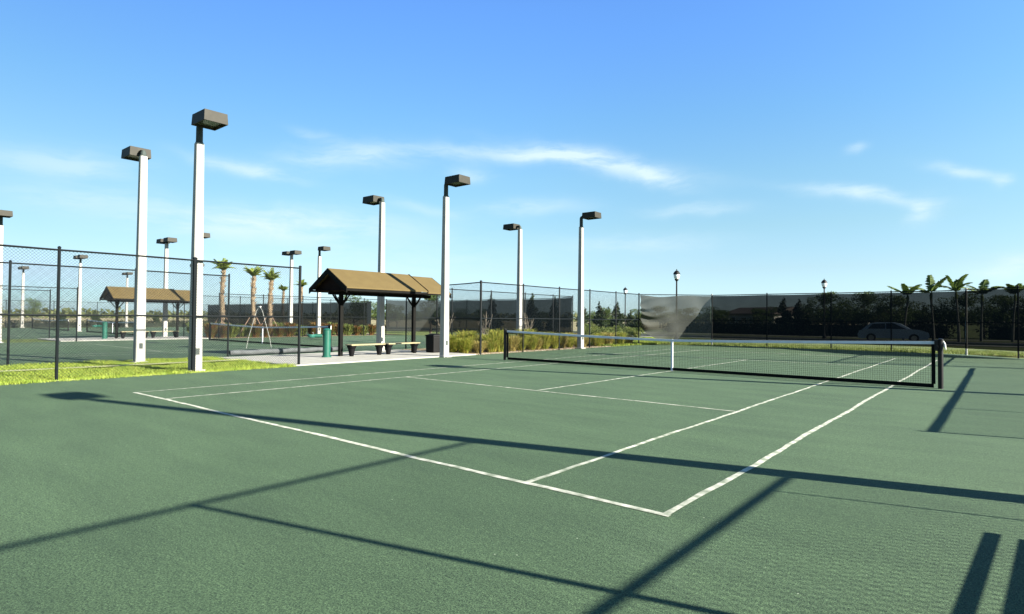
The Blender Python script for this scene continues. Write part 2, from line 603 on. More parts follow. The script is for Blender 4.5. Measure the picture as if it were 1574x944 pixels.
# ------------------------------------------------------------------ nets
def make_net(cx, y, label):
    t = thing('tennis_net', label, 'tennis net', (cx, y, 0), 'nets across the four courts')
    X = 6.4
    def top(x):
        return .914+(1.055-.914)*(abs(x)/X)**1.25
    hb = X-.125
    xs = np.arange(-hb, hb+.001, .0475)
    mb = MB()
    r = .0017
    for x in xs:
        zt = top(x)-.03
        for (dx0, dx1, dy) in ((-r, r, -r), (-r, r, r)):
            mb.face([(cx+x-r, y+dy, .05), (cx+x+r, y+dy, .05), (cx+x+r, y+dy, zt), (cx+x-r, y+dy, zt)])
    nz_ = 20
    for k in range(1, nz_):
        for a, b in zip(xs[:-1:6], list(xs[6::6])+[xs[-1]]):
            za, zb = .05+(top(a)-.08)*k/nz_, .05+(top(b)-.08)*k/nz_
            mb.face([(cx+a, y, za-r), (cx+b, y, zb-r), (cx+b, y, zb+r), (cx+a, y, za+r)])
    mb.build('net_mesh', M['netc'], t)
    hbm = MB()
    n = 48
    for k in range(n):
        a, b = -hb-.02+(2*hb+.04)*k/n, -hb-.02+(2*hb+.04)*(k+1)/n
        za, zb = top(a), top(b)
        P = lambda x, dy, z: (cx+x, y+dy, z)
        hbm.face([P(a, -.014, za-.065), P(b, -.014, zb-.065), P(b, -.014, zb), P(a, -.014, za)])
        hbm.face([P(a, .014, za), P(b, .014, zb), P(b, .014, zb-.065), P(a, .014, za-.065)])
        hbm.face([P(a, -.014, za), P(b, -.014, zb), P(b, .014, zb), P(a, .014, za)])
        hbm.face([P(a, .014, za-.065), P(b, .014, zb-.065), P(b, -.014, zb-.065), P(a, -.014, za-.065)])
    hbm.build('headband', M['white'], t)
    MB().box(cx-hb, cx+hb, y-.008, y+.008, .012, .095).build('bottom_band', M['netc'], t)
    for sgn in (-1, 1):
        MB().box(cx+sgn*hb-.045, cx+sgn*hb+.03, y-.010, y+.010, .096, top(hb)-.068).build('side_band', M['netc'], t)
    MB().box(cx-.026, cx+.026, y-.019, y+.019, .005, .918).build('centre_strap', M['white'], t)
    MB().tube([(cx-X, y, top(X)-.02), (cx-hb, y, top(hb)-.02)], .006, 5).build('cable', M['netc'], t)
    MB().tube([(cx+X, y, top(X)-.02), (cx+hb, y, top(hb)-.02)], .006, 5).build('cable', M['netc'], t)
    for sgn in (-1, 1):
        p = MB()
        p.lathe((cx+sgn*X, y, 0), [(.06, 0), (.052, .01), (.052, 1.07), (.058, 1.075), (.058, 1.10), (.02, 1.115)], 14)
        po = p.build('net_post', M['netpost'], t, smooth=False)
        if sgn > 0:
            w = MB().box(cx+X-.11, cx+X-.035, y-.06, y+.05, .84, 1.08)
            w.tube([(cx+X-.07, y-.09, .93), (cx+X-.07, y+.06, .93)], .035, 8)
            w.build('winch', M['netpost'], po)
            h = MB().tube([(cx+X+.05, y, 1.06), (cx+X+.08, y-.02, 1.0), (cx+X+.085, y-.03, .94), (cx+X+.10, y-.03, .87)], [.012, .016, .020, .008], 8)
            h.build('crank_handle', M['whitepaint'], po)
        else:
            MB().box(cx-X+.036, cx-X+.07, y-.03, y+.03, .9, 1.06).build('cable_hook', M['netpost'], po)
    return t
net1 = make_net(CX1, 11.885, 'near tennis net with white headband and centre strap across the green court')
copy_tree(net1, (OFF[1], 0, 0), 'tennis net on the second court, white band seen behind the palms')
copy_tree(net1, (OFF[2], 0, 0), 'tennis net on the third court, behind the far shelter')
copy_tree(net1, (OFF[3], 0, 0), 'farthest tennis net at the left, small and faint beyond the second shelter')

# ------------------------------------------------------------------ floodlight poles
def lamp(x, y, side, label, double=False, h=6.5):
    t = thing('floodlight_pole', label, 'floodlight', (x, y, 0), 'floodlight poles round the courts')
    a, b = .135, .095
    mb = MB()
    i = len(mb.v)
    ch = .02
    htop = h-.40 if side > 0 else h-.06
    for z, w in ((0, a), (htop, b)):
        for sx, sy in ((-1, -1), (1, -1), (1, 1), (-1, 1)):
            # chamfered square section
            if (sx, sy) in ((-1, -1), (1, 1)):
                mb.v += [(x+sx*w, y+sy*(w-ch), z), (x+sx*(w-ch), y+sy*w, z)]
            else:
                mb.v += [(x+sx*(w-ch), y+sy*w, z), (x+sx*w, y+sy*(w-ch), z)]
    for k in range(8):
        mb.f.append((k, (k+1) % 8, 8+(k+1) % 8, 8+k))
    mb.f.append(tuple(8+k for k in range(8)))
    mb.build('pole', M['pole'], t)
    MB().box(x+.1345, x+.142, y-.05, y+.05, .45, .62).build('access_cover', M['sleeve'], t)
    MB().box(x-.2, x+.2, y-.2, y+.2, -.03, .05).build('footing', M['conc'], t, bevel=.015)
    MB().lathe((x, y, htop-.002), [(.098, 0), (.098, .03), (.085, .05), (.083, h-htop+.04), (.05, h-htop+.13)], 12).build('sleeve', M['sleeve'], t)
    for s in ((side, -side) if double else (side,)):
        MB().box(*sorted((x+s*.02, x+s*.32)), y-.05, y+.05, h+.05, h+.15).build('arm', M['housing'], t)
        x0, x1 = sorted((x+s*.22, x+s*1.0))
        hd = MB()
        # housing: shallow tray, slightly wider at the bottom, open below
        z0, z1 = h-.02, h+.26
        i = len(hd.v)
        hd.v += [(x0, y-.30, z0), (x1, y-.30, z0), (x1, y+.30, z0), (x0, y+.30, z0),
                 (x0+.02, y-.285, z1), (x1-.02, y-.285, z1), (x1-.02, y+.285, z1), (x0+.02, y+.285, z1),
                 (x0+.03, y-.27, z0), (x1-.03, y-.27, z0), (x1-.03, y+.27, z0), (x0+.03, y+.27, z0),
                 (x0+.04, y-.26, z0+.06), (x1-.04, y-.26, z0+.06), (x1-.04, y+.26, z0+.06), (x0+.04, y+.26, z0+.06)]
        hd.f += [(4, 5, 6, 7), (0, 1, 5, 4), (1, 2, 6, 5), (2, 3, 7, 6), (3, 0, 4, 7)]
        for k in range(4):
            hd.f.append((k, (k+1) % 4, 8+(k+1) % 4, 8+k)[::-1])
            hd.f.append((8+k, 8+(k+1) % 4, 12+(k+1) % 4, 12+k)[::-1])
        ho = hd.build('lamp_head', M['housing'], t)
        MB().face([(x0+.04, y-.26, z0+.055), (x0+.04, y+.26, z0+.055), (x1-.04, y+.26, z0+.055), (x1-.04, y-.26, z0+.055)]).build('lens', M['lens'], ho)
    return t
lamp(-14.78, 2.62, 1, 'nearest and tallest white floodlight pole at the left court fence, head to the right')
lamp(-14.5, 11.4, 1, 'white floodlight pole just right of the tan roofed shelter, head to the right')
lamp(-14.5, 20.7, 1, 'white floodlight pole beyond the left part of the net, head to the right')
lamp(-18.9, 2.65, -1, 'wide white floodlight pole left of the nearest one, its head turned left')
lamp(-18.9, 11.8, -1, 'white floodlight pole rising behind the benches of the near shelter')
lamp(-18.9, 21.2, -1, 'white floodlight pole by the dark screen beyond the left net post, head to the left')
lamp(3.75, 2.75, -1, 'floodlight pole off the right side whose long shadow crosses the baseline')
lamp(3.75, 12.1, -1, 'floodlight pole off the right side whose shadow falls just before the net')
lamp(3.75, 21.2, -1, 'floodlight pole off the right side behind the net line')
lamp(-38.45, 2.6, 1, 'floodlight pole cut by the left edge of the picture')
lamp(-38.45, 12.3, 1, 'floodlight pole almost hidden behind the tallest near pole')
lamp(-38.45, 21.0, 1, 'thin floodlight pole behind the green fountain left of the near shelter')
lamp(-42.8, 12.0, -1, 'white floodlight pole rising behind the far shelter roof', True)
lamp(-42.8, 21.2, -1, 'thin floodlight pole beside the fence end post, two heads', True)
lamp(-62.0, 12.0, 1, 'white two headed floodlight pole in the left fence bay, largest of the distant ones', True)
lamp(-62.0, 21.8, 1, 'distant floodlight head just left of the tallest near pole', True)
lamp(-82.5, 12.0, 1, 'small distant two headed floodlight pole at far left', True)
lamp(-82.5, 22.0, 1, 'small distant floodlight pole above the far shelter roof', True)

# ------------------------------------------------------------------ fences
def chain(mb, p0, p1, h, sp=.07, w=.0030, z0=.05):
    p0, p1 = Vector(p0), Vector(p1)
    Ln = (p1-p0).length
    d = (p1-p0)/Ln
    nrm = Vector((-d.y, d.x))
    H = h-z0
    def pt(s, z, o):
        q = p0+d*s+nrm*o
        return (q.x, q.y, z0+z)
    n = int((Ln+H)/sp)
    for sgn, o in ((1, w*.5), (-1, -w*.5)):
        for k in range(n+1):
            s0 = k*sp-H
            # line goes from (s0,0) to (s0+H,H) in the panel
            a, b = max(0, s0), min(Ln, s0+H)
            if b-a < .02:
                continue
            za, zb = a-s0, b-s0
            if sgn < 0:
                a, b = Ln-a, Ln-b
            dz = w*1.0
            i = len(mb.v)
            mb.v += [pt(a, za-dz, o), pt(a, za+dz, o), pt(a, za, o+w*1.4*sgn), pt(b, zb-dz, o), pt(b, zb+dz, o), pt(b, zb, o+w*1.4*sgn)]
            mb.f += [(i, i+1, i+4, i+3), (i+1, i+2, i+5, i+4), (i+2, i, i+3, i+5)]

def fence(label, pts, posts, h=2.95, r=.032, rail=.024, mid=True, far=False, screens=None, name='chain_link_fence', bottom=False, galv_posts=(), cap=.05, group='chain link fences round the courts'):
    """pts: polyline corners; posts: list of (x, y[, r]) ; screens: list of (p0, p1, material)"""
    t = thing(name, label, 'fence', (pts[0][0], pts[0][1], 0), group)
    for i, q in enumerate(posts):
        rr = q[2] if len(q) > 2 else r
        mm = M['galv'] if i in galv_posts else M['fence']
        ox = h+cap
        MB().lathe((q[0], q[1], -.03), [(rr, 0), (rr, ox+.02), (rr*1.2, ox+.022), (rr*1.1, ox+.04), (rr*.4, ox+.06)], 8).build('post', mm, t)
    rl = [h]+([1.47] if mid else [])+([.08] if bottom else [])
    for z in rl:
        for a, b in zip(pts[:-1], pts[1:]):
            n = max(2, int(math.dist(a, b)/1.5)+1)
            pp = []
            for k in range(n+1):
                u = k/n
                pp.append((a[0]+(b[0]-a[0])*u, a[1]+(b[1]-a[1])*u, z+random.uniform(-.008, .008)*(0 < k < n)))
            MB().tube(pp, rail, 6).build('rail', M['fence'], t)
    mb = MB()
    for a, b in zip(pts[:-1], pts[1:]):
        if far:
            chain(mb, a, b, h, .14, .0042)
        else:
            chain(mb, a, b, h)
    mb.build('chain_link', M['wire'], t)
    for (a, b, ms, loose) in (screens or []):
        sb = MB()
        a, b = Vector(a), Vector(b)
        Ln = (b-a).length
        d = (b-a)/Ln
        nr = Vector((-d.y, d.x))
        if nr.dot(Vector(CAM[:2])-a) < 0:
            nr = -nr
        nx, nzz = max(4, int(Ln/(.12 if loose else .3))), (24 if loose else 8)
        i0 = len(sb.v)
        for k in range(nx+1):
            for j in range(nzz+1):
                u, v = k/nx, j/nzz
                g = max(0, 1-u*3.2) if loose else 0
                zb = .30+g*g*.75
                z = zb+(h-.04-zb)*v
                o = .05+.012*sin(u*Ln*2.1+v*3)+.006*sin(u*Ln*7+v*5)
                if loose:      # sagging folds at the free upper corner
                    g = max(0, 1-u*1.7)
                    o += .19*g*(1+sin((u*1.3+(1-v)*1.9)*12+1.5*sin(v*5)))*(1.05-v)**.4
                    o += .03*sin(u*14+v*6)
                    z -= .09*g*(1+sin(v*11+u*9))*v
                z -= .02*abs(sin(u*Ln*pi/3.0))*v
                q = a+d*(u*Ln)+nr*o
                sb.v.append((q.x, q.y, z))
        for k in range(nx):
            for j in range(nzz):
                p_ = i0+k*(nzz+1)+j
                sb.f.append((p_, p_+nzz+1, p_+nzz+2, p_+1))
        sb.build('windscreen', ms, t, smooth=True)
    return t
XL = -14.6
fence('nearest chain link fence along the grass at the left edge of the court',
      [(XL, -12.2), (XL, 5.5)], [(XL, -12.2), (XL, -9.3), (XL, -6.3), (XL, -3.35), (XL, -.39), (XL, 2.5, .055), (XL, 5.5, .04)])
fence('chain link fence running from the shelter along the tall ornamental grasses',
      [(-18.4, 14.6), (XL, 13.5), (XL, 27.0)],
      [(-18.4, 14.6), (XL, 13.5, .045), (XL, 16.25), (XL, 19.0), (XL, 21.7), (XL, 24.35)])
bx = [-11.4, -8.2, -5.1, -2.4, -.6]
fence('long back fence hung with black windscreen right behind the net',
      [(XL, 27.0), (-11.4, 30), (-.6, 30), (3.6, 27)],
      [(XL, 27.0, .04), (-11.4, 30, .045), (-8.25, 30), (-5.0, 30), (-2.3, 30), (.72, 29.06, .045), (2.5, 27.8), (3.6, 27)],
      galv_posts=(1, 5),
      screens=[((XL+.05, 27.02), (-11.45, 29.95), M['screenlit'], True), ((-11.4, 30), (-.6, 30), M['screen'], False), ((-.6, 30), (3.6, 27), M['screen'], False)])
fence('tall fence off the right side, seen by its shadow near the baseline corner',
      [(3.6, -12.2), (3.6, 2.66)], [(3.6, -9.3), (3.6, -6.3), (3.6, -3.4), (3.6, -.52), (3.6, 2.66)], cap=.0, h=3.02)
MB().tube([(3.6, 2.02, 0), (3.6, 2.02, 1.44)], .011, 6).build('post', M['fence'], [o for o in COL.objects if o.get('category') == 'fence'][-1])
fence('tall fence off the far right beyond the low rail',
      [(3.6, 20.6), (3.6, 27)], [(3.6, 20.6), (3.6, 23.8)])
fence('low fence off the right side beside the net, only its shadow in view',
      [(3.6, 6.1), (3.6, 20.4)], [(3.6, 6.1, .03), (3.6, 8.95, .022), (3.6, 14.7, .022), (3.6, 17.6, .022)], h=1.08, mid=False, name='low_fence', rail=.032)
X2 = -20.1
fence('second chain link fence from the front at left, across the grass strip',
      [(X2, -15.2), (X2, 5.9)], [(X2, -12.2), (X2, -9.2), (X2, -6.2), (X2, -3.2), (X2, -.25), (X2, 2.9), (X2, 5.9)])
fence('second court fence with dark windscreen behind the near shelter and grasses',
      [(X2, 14.2), (X2, 28.2), (-23.3, 30.6), (-35.1, 30.6), (-38.3, 27.2)],
      [(X2, 14.2), (X2, 17.2), (X2, 20.2), (X2, 23.2), (X2, 26), (X2, 28.2), (-23.3, 30.6), (-26.2, 30.6), (-29.2, 30.6), (-32.2, 30.6), (-35.1, 30.6), (-38.3, 27.2)],
      screens=[((X2, 28.2), (-23.3, 30.6), M['screen'], False), ((-23.3, 30.6), (-35.1, 30.6), M['screen'], False), ((-38.25, 27.2), (-35.1, 30.5), M['screenlit2'], False)], far=True)
fence('fence across the far side of the second court, ending left of the far shelter',
      [(-38.3, -12), (-38.3, 5.9)], [(-38.3, -9), (-38.3, -6), (-38.3, -3), (-38.3, 0), (-38.3, 3), (-38.3, 5.9)], far=True)
fence('fence behind the upright palm trunks between the second and third courts',
      [(-38.3, 13.6), (-38.3, 27.2)], [(-38.3, 13.6), (-38.3, 16.6), (-38.3, 19.6), (-38.3, 22.6), (-38.3, 25)], far=True)
fence('third fence line from the front at far left, along the third court',
      [(-43.8, -12), (-43.8, 5.9)], [(-43.8, -9), (-43.8, -6), (-43.8, -3), (-43.8, 0), (-43.8, 3), (-43.8, 5.9)], far=True)
fence('far fence with long dark windscreen behind the palms left of the near shelter',
      [(-43.8, 13.6), (-43.8, 29.3), (-45, 30.6), (-80.0, 30.6)],
      [(-43.8, 13.6), (-43.8, 17.6), (-43.8, 21.5), (-43.8, 25.5), (-43.8, 29.3), (-45, 30.6)]+[(-50-5*k, 30.6) for k in range(7)],
      screens=[((-43.8, 29.3), (-45, 30.6), M['screen'], False), ((-45, 30.6), (-80.0, 30.6), M['screen'], False)], far=True)
fence('farthest fence of thin posts along the field at far left',
      [(-80.1, -6), (-80.1, 30.6)], [(-80.1, -6+4.05*k) for k in range(9)], far=True)

# rolled windscreen lying at the foot of the second court fence
rb = MB()
i0 = 0
pts = [(-20.05+.03*sin(k*.9), 5.95+k*.30, .13+.012*sin(k*1.7)) for k in range(16)]
rb.tube(pts, [.085+.02*abs(sin(k*1.3)) for k in range(16)], 9)
tag(rb.build('rolled_windscreen', M['screenlit'] if False else mat('rolled_fabric', (.10, .11, .115), .8, noise=.2), smooth=True),
    'grey rolled windscreen lying along the foot of the second court fence', 'windscreen')

# ------------------------------------------------------------------ shelter, benches, fountain, bin
def make_shelter(x, label):
    t = thing('shelter', label, 'shelter', (x, 10.3, .035), 'shelters between the courts')
    def roof(y0, y1, dz, th):
        hw, ez, rz = 1.18, 2.50+dz, 3.20+dz
        poly = [(x-hw, ez), (x, rz), (x+hw, ez), (x+hw, ez+th), (x, rz+th*1.15), (x-hw, ez+th)]
        mb = MB()
        # two slopes as slabs
        mb.prism([(x, rz), (x+hw, ez), (x+hw, ez+th), (x, rz+th)], 'y', y0, y1)
        mb.prism([(x-hw, ez), (x-.001, rz), (x-.001, rz+th), (x-hw, ez+th)], 'y', y0, y1)
        return mb
    a = roof(8.05, 11.8, 0, .05).build('roof', M['roof'], t)
    roof(11.83, 13.05, -.05, .05).build('roof', M['roof'], t)
    # fascia boards: rakes at each end and eaves
    hw, ez, rz = 1.18, 2.50, 3.20
    def rake(y0, y1, dz, w):
        mb = MB()
        for s in (-1, 1):
            mb.prism([(x, rz+dz), (x+s*(hw+.02), ez+dz-.01), (x+s*(hw+.02), ez+dz-.01-w), (x, rz+dz-w)][::s], 'y', y0, y1)
        return mb
    rake(8.02, 8.05, .052, .20).build('fascia', M['fascia'], a)
    rk = rake(11.80, 11.828, .075, .10)
    rk.build('fascia', M['fascia'], a)
    rake(13.05, 13.08, 0, .2).build('fascia', M['fascia'], a)
    ev = MB()
    for s in (-1, 1):
        xa, xb = sorted((x+s*(hw-.03), x+s*(hw-.005)))
        ev.box(xa, xb, 8.06, 13.04, 2.41, 2.49)
    ev.build('eave_board', M['fascia'], t)
    sf = MB()
    sf.face([(x-hw+.03, 8.06, 2.44), (x-hw+.03, 13.04, 2.44), (x+hw-.03, 13.04, 2.44), (x+hw-.03, 8.06, 2.44)])
    for s in (0,):
        sf.prism([(x-hw+.04, 2.43), (x, 3.05), (x+hw-.04, 2.43)], 'y', 8.2, 8.22)
    sf.build('ceiling', M['soffit'], t)
    for yy in (8.62, 12.1):
        MB().box(x-.065, x+.065, yy-.065, yy+.065, .03, 2.43).build('post', M['fascia'], t, bevel=.008)
        br = MB()
        for s in (-1, 1):
            br.tube([(x, yy+s*.06, 1.95), (x, yy+s*.22, 2.12), (x, yy+s*.42, 2.40)], .028, 6)
            br.tube([(x+s*.06, yy, 1.95), (x+s*.25, yy, 2.15), (x+s*.5, yy, 2.42)], .028, 6)
        br.build('brace', M['fascia'], t)
    MB().box(x-.05, x+.05, 8.1, 13.0, 2.30, 2.42).build('beam', M['fascia'], t)
    return t
sh = make_shelter(-17.1, 'near tan roofed shelter on the concrete pad between the courts')
copy_tree(sh, (-23.9, 0, 0), 'far tan roofed shelter beyond the second court, partly behind a white pole')

def make_bench(x, y0, y1, label):
    t = thing('bench', label, 'bench', (x, (y0+y1)/2, .035), 'backless benches under the shelters')
    for k in range(2):
        MB().box(x-.20+k*.205, x-.005+k*.205, y0, y1, .43, .475).build('seat_plank', M['bench'], t, bevel=.008)
    for yy in (y0+.14, y1-.14):
        MB().lathe((x, yy, .035), [(.075, 0), (.08, .02), (.13, .28), (.17, .34), (.17, .393)], 14).build('pedestal', M['benchleg'], t)
    return t
b1 = make_bench(-16.75, 8.72, 10.25, 'left bench under the near shelter, plank seat on dark pedestals')
b2 = make_bench(-16.75, 10.4, 12.0, 'right bench under the near shelter, next to the post')
copy_tree(b1, (-23.9, 0, 0), 'left bench under the far shelter beyond the second court')
copy_tree(b2, (-23.9, 0, 0), 'right bench under the far shelter beyond the second court')

def make_fountain(x, y, label):
    t = thing('drinking_fountain', label, 'drinking fountain', (x, y, .035), 'green drinking fountains')
    MB().lathe((x, y, .035), [(.17, 0), (.17, .04), (.135, .05), (.135, .96), (.15, .98), (.12, 1.02), (.03, 1.04)], 16).build('pedestal', M['teal'], t)
    MB().tube([(x-.1, y-.12, .80), (x-.22, y-.34, .80)], .07, 10).build('arm', M['teal'], t)
    bw = MB().lathe((x-.27, y-.45, .70), [(.05, .02), (.11, .05), (.14, .12), (.14, .15), (.11, .14), (.04, .09)], 16).build('bowl', M['tealp'], t)
    MB().tube([(x-.27, y-.36, .85), (x-.27, y-.37, .91), (x-.28, y-.40, .92)], .012, 6).build('spout', M['steel'], bw)
    return t
fo = make_fountain(-16.95, 7.95, 'green drinking fountain standing beside the left post of the near shelter')
copy_tree(fo, (-23.9, 0, 0), 'green drinking fountain beside the far shelter, at the left')

def make_bin(x, y, label):
    t = thing('trash_bin', label, 'trash bin', (x, y, .035), 'black bins beside the shelters')
    mb = MB()
    i0 = 0
    mb.box(x-.24, x+.24, y-.24, y+.24, .04, .70, 1.06)
    mb.build('body', M['bin'], t, bevel=.03)
    MB().box(x-.275, x+.275, y-.275, y+.275, .70, .77, .96).build('rim', M['bin'], t, bevel=.015)
    MB().box(x-.2, x+.2, y-.2, y+.2, .768, .82, .6).build('lid', M['bin'], t, bevel=.01)
    return t
bn = make_bin(-16.55, 12.75, 'black trash bin behind the right post of the near shelter')

# white a-frame stand on the second court
sx, sy = -24.5, 9.3
t = thing('stand', 'white thin inverted V shaped frame standing on the second court before the palms', 'stand', (sx, sy, 0))
for k in (0,):
    oy, ox = k*.45*.779, -k*.45*.627
    MB().tube([(sx+ox-.45, sy+oy-.36, 0), (sx+ox-.38, sy+oy-.30, .5), (sx+ox-.10, sy+oy-.08, 1.75), (sx+ox, sy+oy, 1.93),
               (sx+ox+.10, sy+oy+.08, 1.75), (sx+ox+.38, sy+oy+.30, .5), (sx+ox+.45, sy+oy+.36, 0)], .012, 8).build('leg_frame', M['galv'], t)
MB().box(sx-.1, sx+.1, sy-.03, sy+.03, 1.90, 1.94).build('top_plate', M['whitepaint'], t)

# ------------------------------------------------------------------ plants
def leaf_cloud(mb, blobs, n, size, rnd, flat=.0):
    """many small leaf faces spread through the volume of the blobs [(x,y,z,rx,ry,rz)]"""
    w = [b[3]*b[4]*b[5] for b in blobs]
    tot = sum(w)
    for b, ww in zip(blobs, w):
        for _ in range(max(6, int(n*ww/tot))):
            while True:
                u, v, q = rnd.uniform(-1, 1), rnd.uniform(-1, 1), rnd.uniform(-1, 1)
                rr = u*u+v*v+q*q
                if .25 < rr < 1 or (rr <= .25 and rnd.random() < .4):
                    break
            p = Vector((b[0]+u*b[3], b[1]+v*b[4], b[2]+q*b[5]))
            d = Vector((rnd.gauss(0, 1), rnd.gauss(0, 1), rnd.gauss(0, 1))).normalized()
            e = d.cross(Vector((rnd.gauss(0, 1), rnd.gauss(0, 1), rnd.gauss(0, 1)))).normalized()
            s = size*rnd.uniform(.6, 1.4)
            mb.face([p-d*s, p-e*s*.55, p+d*s, p+e*s*.55])

def make_tree(kind, seed, label, loc, hgt, wid, group, m=None):
    rnd = random.Random(seed)
    names = dict(cone='pine_tree', round='broadleaf_tree', bush='shrub')
    t = thing(names[kind], label, 'shrub' if kind == 'bush' else 'tree', (0, 0, 0), group)
    tr = MB()
    tb = hgt*(.9 if kind == 'cone' else .6)
    pts = [(rnd.uniform(-.05, .05)*k, rnd.uniform(-.05, .05)*k, tb*k/5-.05) for k in range(6)]
    r0 = .035*hgt**.9
    tr.tube(pts, [r0*(1-.16*k) for k in range(6)], 7)
    for k in range(7):
        z = hgt*rnd.uniform(.2, .6)
        a = rnd.uniform(0, 6.28)
        l_ = wid*.35
        tr.tube([(0, 0, z), (cos(a)*l_*.5, sin(a)*l_*.5, z+.15*hgt*.5), (cos(a)*l_, sin(a)*l_, z+.2*hgt)], [r0*.35, r0*.22, r0*.08], 5)
    tr.build('trunk', M['bark'], t)
    blobs = []
    if kind == 'cone':
        for k in range(26):
            u = k/25
            z = hgt*(.18+.82*u)
            rr = wid*.5*(1-u)**.75+.06
            a = rnd.uniform(0, 6.28)
            blobs.append((cos(a)*rr*.45, sin(a)*rr*.45, z-.05*hgt, rr*.65, rr*.65, hgt*.06+.03))
        n, sz = 2600, .045*hgt**.5+.03
    elif kind == 'round':
        for k in range(18):
            a, rr = rnd.uniform(0, 6.28), wid*.5*rnd.uniform(.1, .75)
            z = hgt*rnd.uniform(.38, .88)
            f = wid*rnd.uniform(.12, .22)
            blobs.append((cos(a)*rr, sin(a)*rr, z, f, f, f*.8))
        n, sz = 3200, .07
    else:
        for k in range(14):
            a, rr = rnd.uniform(0, 6.28), wid*.5*rnd.uniform(0, .75)
            z = hgt*rnd.uniform(.25, .75)
            f = hgt*rnd.uniform(.22, .32)
            blobs.append((cos(a)*rr, sin(a)*rr, z, f*1.2, f*1.2, f))
        n, sz = 1800, .055
    cm = MB()
    leaf_cloud(cm, blobs, n, sz, rnd)
    cm.build('crown' if kind != 'bush' else 'foliage', m or dict(cone=M['pine'], round=M['leaf'], bush=M['bush'])[kind], t)
    t.location = (loc[0], loc[1], -.04)
    return t

def put(src, loc, rot, sc, label, group=None):
    c = copy_tree(src, (0, 0, 0), label, rot, sc)
    c.location = (loc[0], loc[1], -.04)
    if group:
        c['group'] = group
    return c

G1 = 'pines and shrubs beyond the left fence'
cone = make_tree('cone', 3, 'dark green pine beside the street lamp, seen between the two screens, tallest there', at(949, 58), 3.3, 2.1, G1)
cone2 = make_tree('cone', 5, 'loose topped pine left of the street lamp, behind the net', at(921, 62), 3.3, 1.9, G1)
rnd1 = make_tree('round', 8, 'round green tree behind the left end of the near shelter roof', at(545, 62), 4.3, 3.4, 'leafy trees beyond the courts')
rnd2 = make_tree('round', 11, 'leafy tree behind the right end of the near shelter', at(662, 58), 4.2, 3.0, 'leafy trees beyond the courts')
bush = make_tree('bush', 13, 'light green round shrub right of the white pole beyond the net', at(905, 50), 1.15, 1.6, G1)
bush2 = make_tree('bush', 17, 'yellow green spreading shrub left of the bare lamp post, behind the net', at(936, 48), 1.1, 2.2, G1)
put(rnd2, at(931, 66), 1, .68, 'round mid green tree between the pines beyond the net')
put(rnd1, at(911, 70), 1, .62, 'round light green tree just right of the white pole, behind the dark pine')
put(cone2, at(897, 55), 1, .85, 'dark pine close behind the white floodlight pole beyond the net')
put(cone2, at(936, 75), 2, (1, 1, .95), 'bluish pine just left of the tallest one between the screens')
put(cone, at(969, 70), 2.4, (1, 1, .8), 'short pine right of the street lamp, beside the loose screen')
put(cone2, at(979, 66), .4, (1, 1, .62), 'lowest pine, half behind the loose corner of the screen')
put(bush, at(968, 52), 2, (.9, .9, .8), 'small shrub at the foot of the street lamp')
put(bush2, at(915, 62), 4, (1.2, 1.2, 1), 'shrub behind the strip of pale path')
for i, (px, z, s) in enumerate(((755, 60, 1.22), (818, 60, 1.24), (853, 60, 1.12))):
    put(cone if i % 2 else cone2, at(px, z), i*1.7, (1.0, 1.0, s), ['first pine from the left showing above the second court screen', 'middle pine showing above the second court screen', 'pine above the second court screen nearest the white pole'][i])
for i, (px, z, s, src) in enumerate(((580, 85, .95, rnd1), (598, 95, .9, rnd2), (610, 80, .8, rnd1))):
    put(src, at(px, z), i*1.3+1, s, ['bright leafy tree left of the pole under the shelter roof', 'distant leafy tree right of the pole under the shelter roof', 'small leafy tree at the edge of the dark screen under the roof'][i])
# trees seen dimly through the back screen
rs = random.Random(21)
LBS = ['narrow pine behind the back screen, between the house and the middle street lamp', 'second narrow pine behind the back screen, right of the first',
       'round dark tree just left of the middle street lamp', 'dark tree just right of the middle street lamp', 'wide dark tree left of the pale utility box',
       'tree directly behind the pale utility box', 'tree above the rear of the parked car', 'tree above the roof of the parked car', 'tree above the hood of the parked car',
       'only pine among the trees near the parked car', 'tree between the second and third right palms', 'tree just right of the bright fence post at right',
       'tree behind the fourth right palm', 'tree between the fourth and the rightmost palms', 'tree behind the rightmost palm', 'tree past the right edge, behind the back screen']
GB = 'trees dimly seen through the back screen'
for i, (px, z, sc, src) in enumerate([(1205, 62, (1.1, 1.1, 1.22), cone), (1228, 62, (1.1, 1.1, 1.15), cone), (1250, 66, (1.0, 1.0, 1.05), rnd1), (1272, 60, (1.2, 1.2, 1.08), rnd2),
        (1298, 64, (1.3, 1.3, 1.02), rnd1), (1330, 60, (1.1, 1.1, 1.1), rnd2), (1350, 58, (.9, .9, 1.05), rnd1), (1378, 56, (1.2, 1.2, .98), rnd2), (1405, 60, (1.1, 1.1, .9), rnd1),
        (1420, 62, (1, 1, 1.0), cone), (1455, 58, (1.2, 1.2, .98), rnd1), (1485, 56, (1.2, 1.2, 1.02), rnd2), (1512, 60, (1.1, 1.1, 1.0), rnd1), (1540, 56, (1.2, 1.2, 1.0), rnd2), (1570, 54, (1.2, 1.2, 1.0), rnd1), (1600, 54, (1.2, 1.2, 1.0), rnd2)]):
    put(src, at(px, z), i*.9, sc, LBS[i], GB)
for i in range(26):
    px = 990+i*25+rs.uniform(-8, 8)
    z = rs.uniform(100, 125)
    s = rs.uniform(.8, 1.0)
    put((rnd1, rnd2)[i % 2], at(px, z), i*1.1, (1.5, 1.5, s), 'low distant tree behind the back screen, beyond the road', 'distant trees beyond the road')
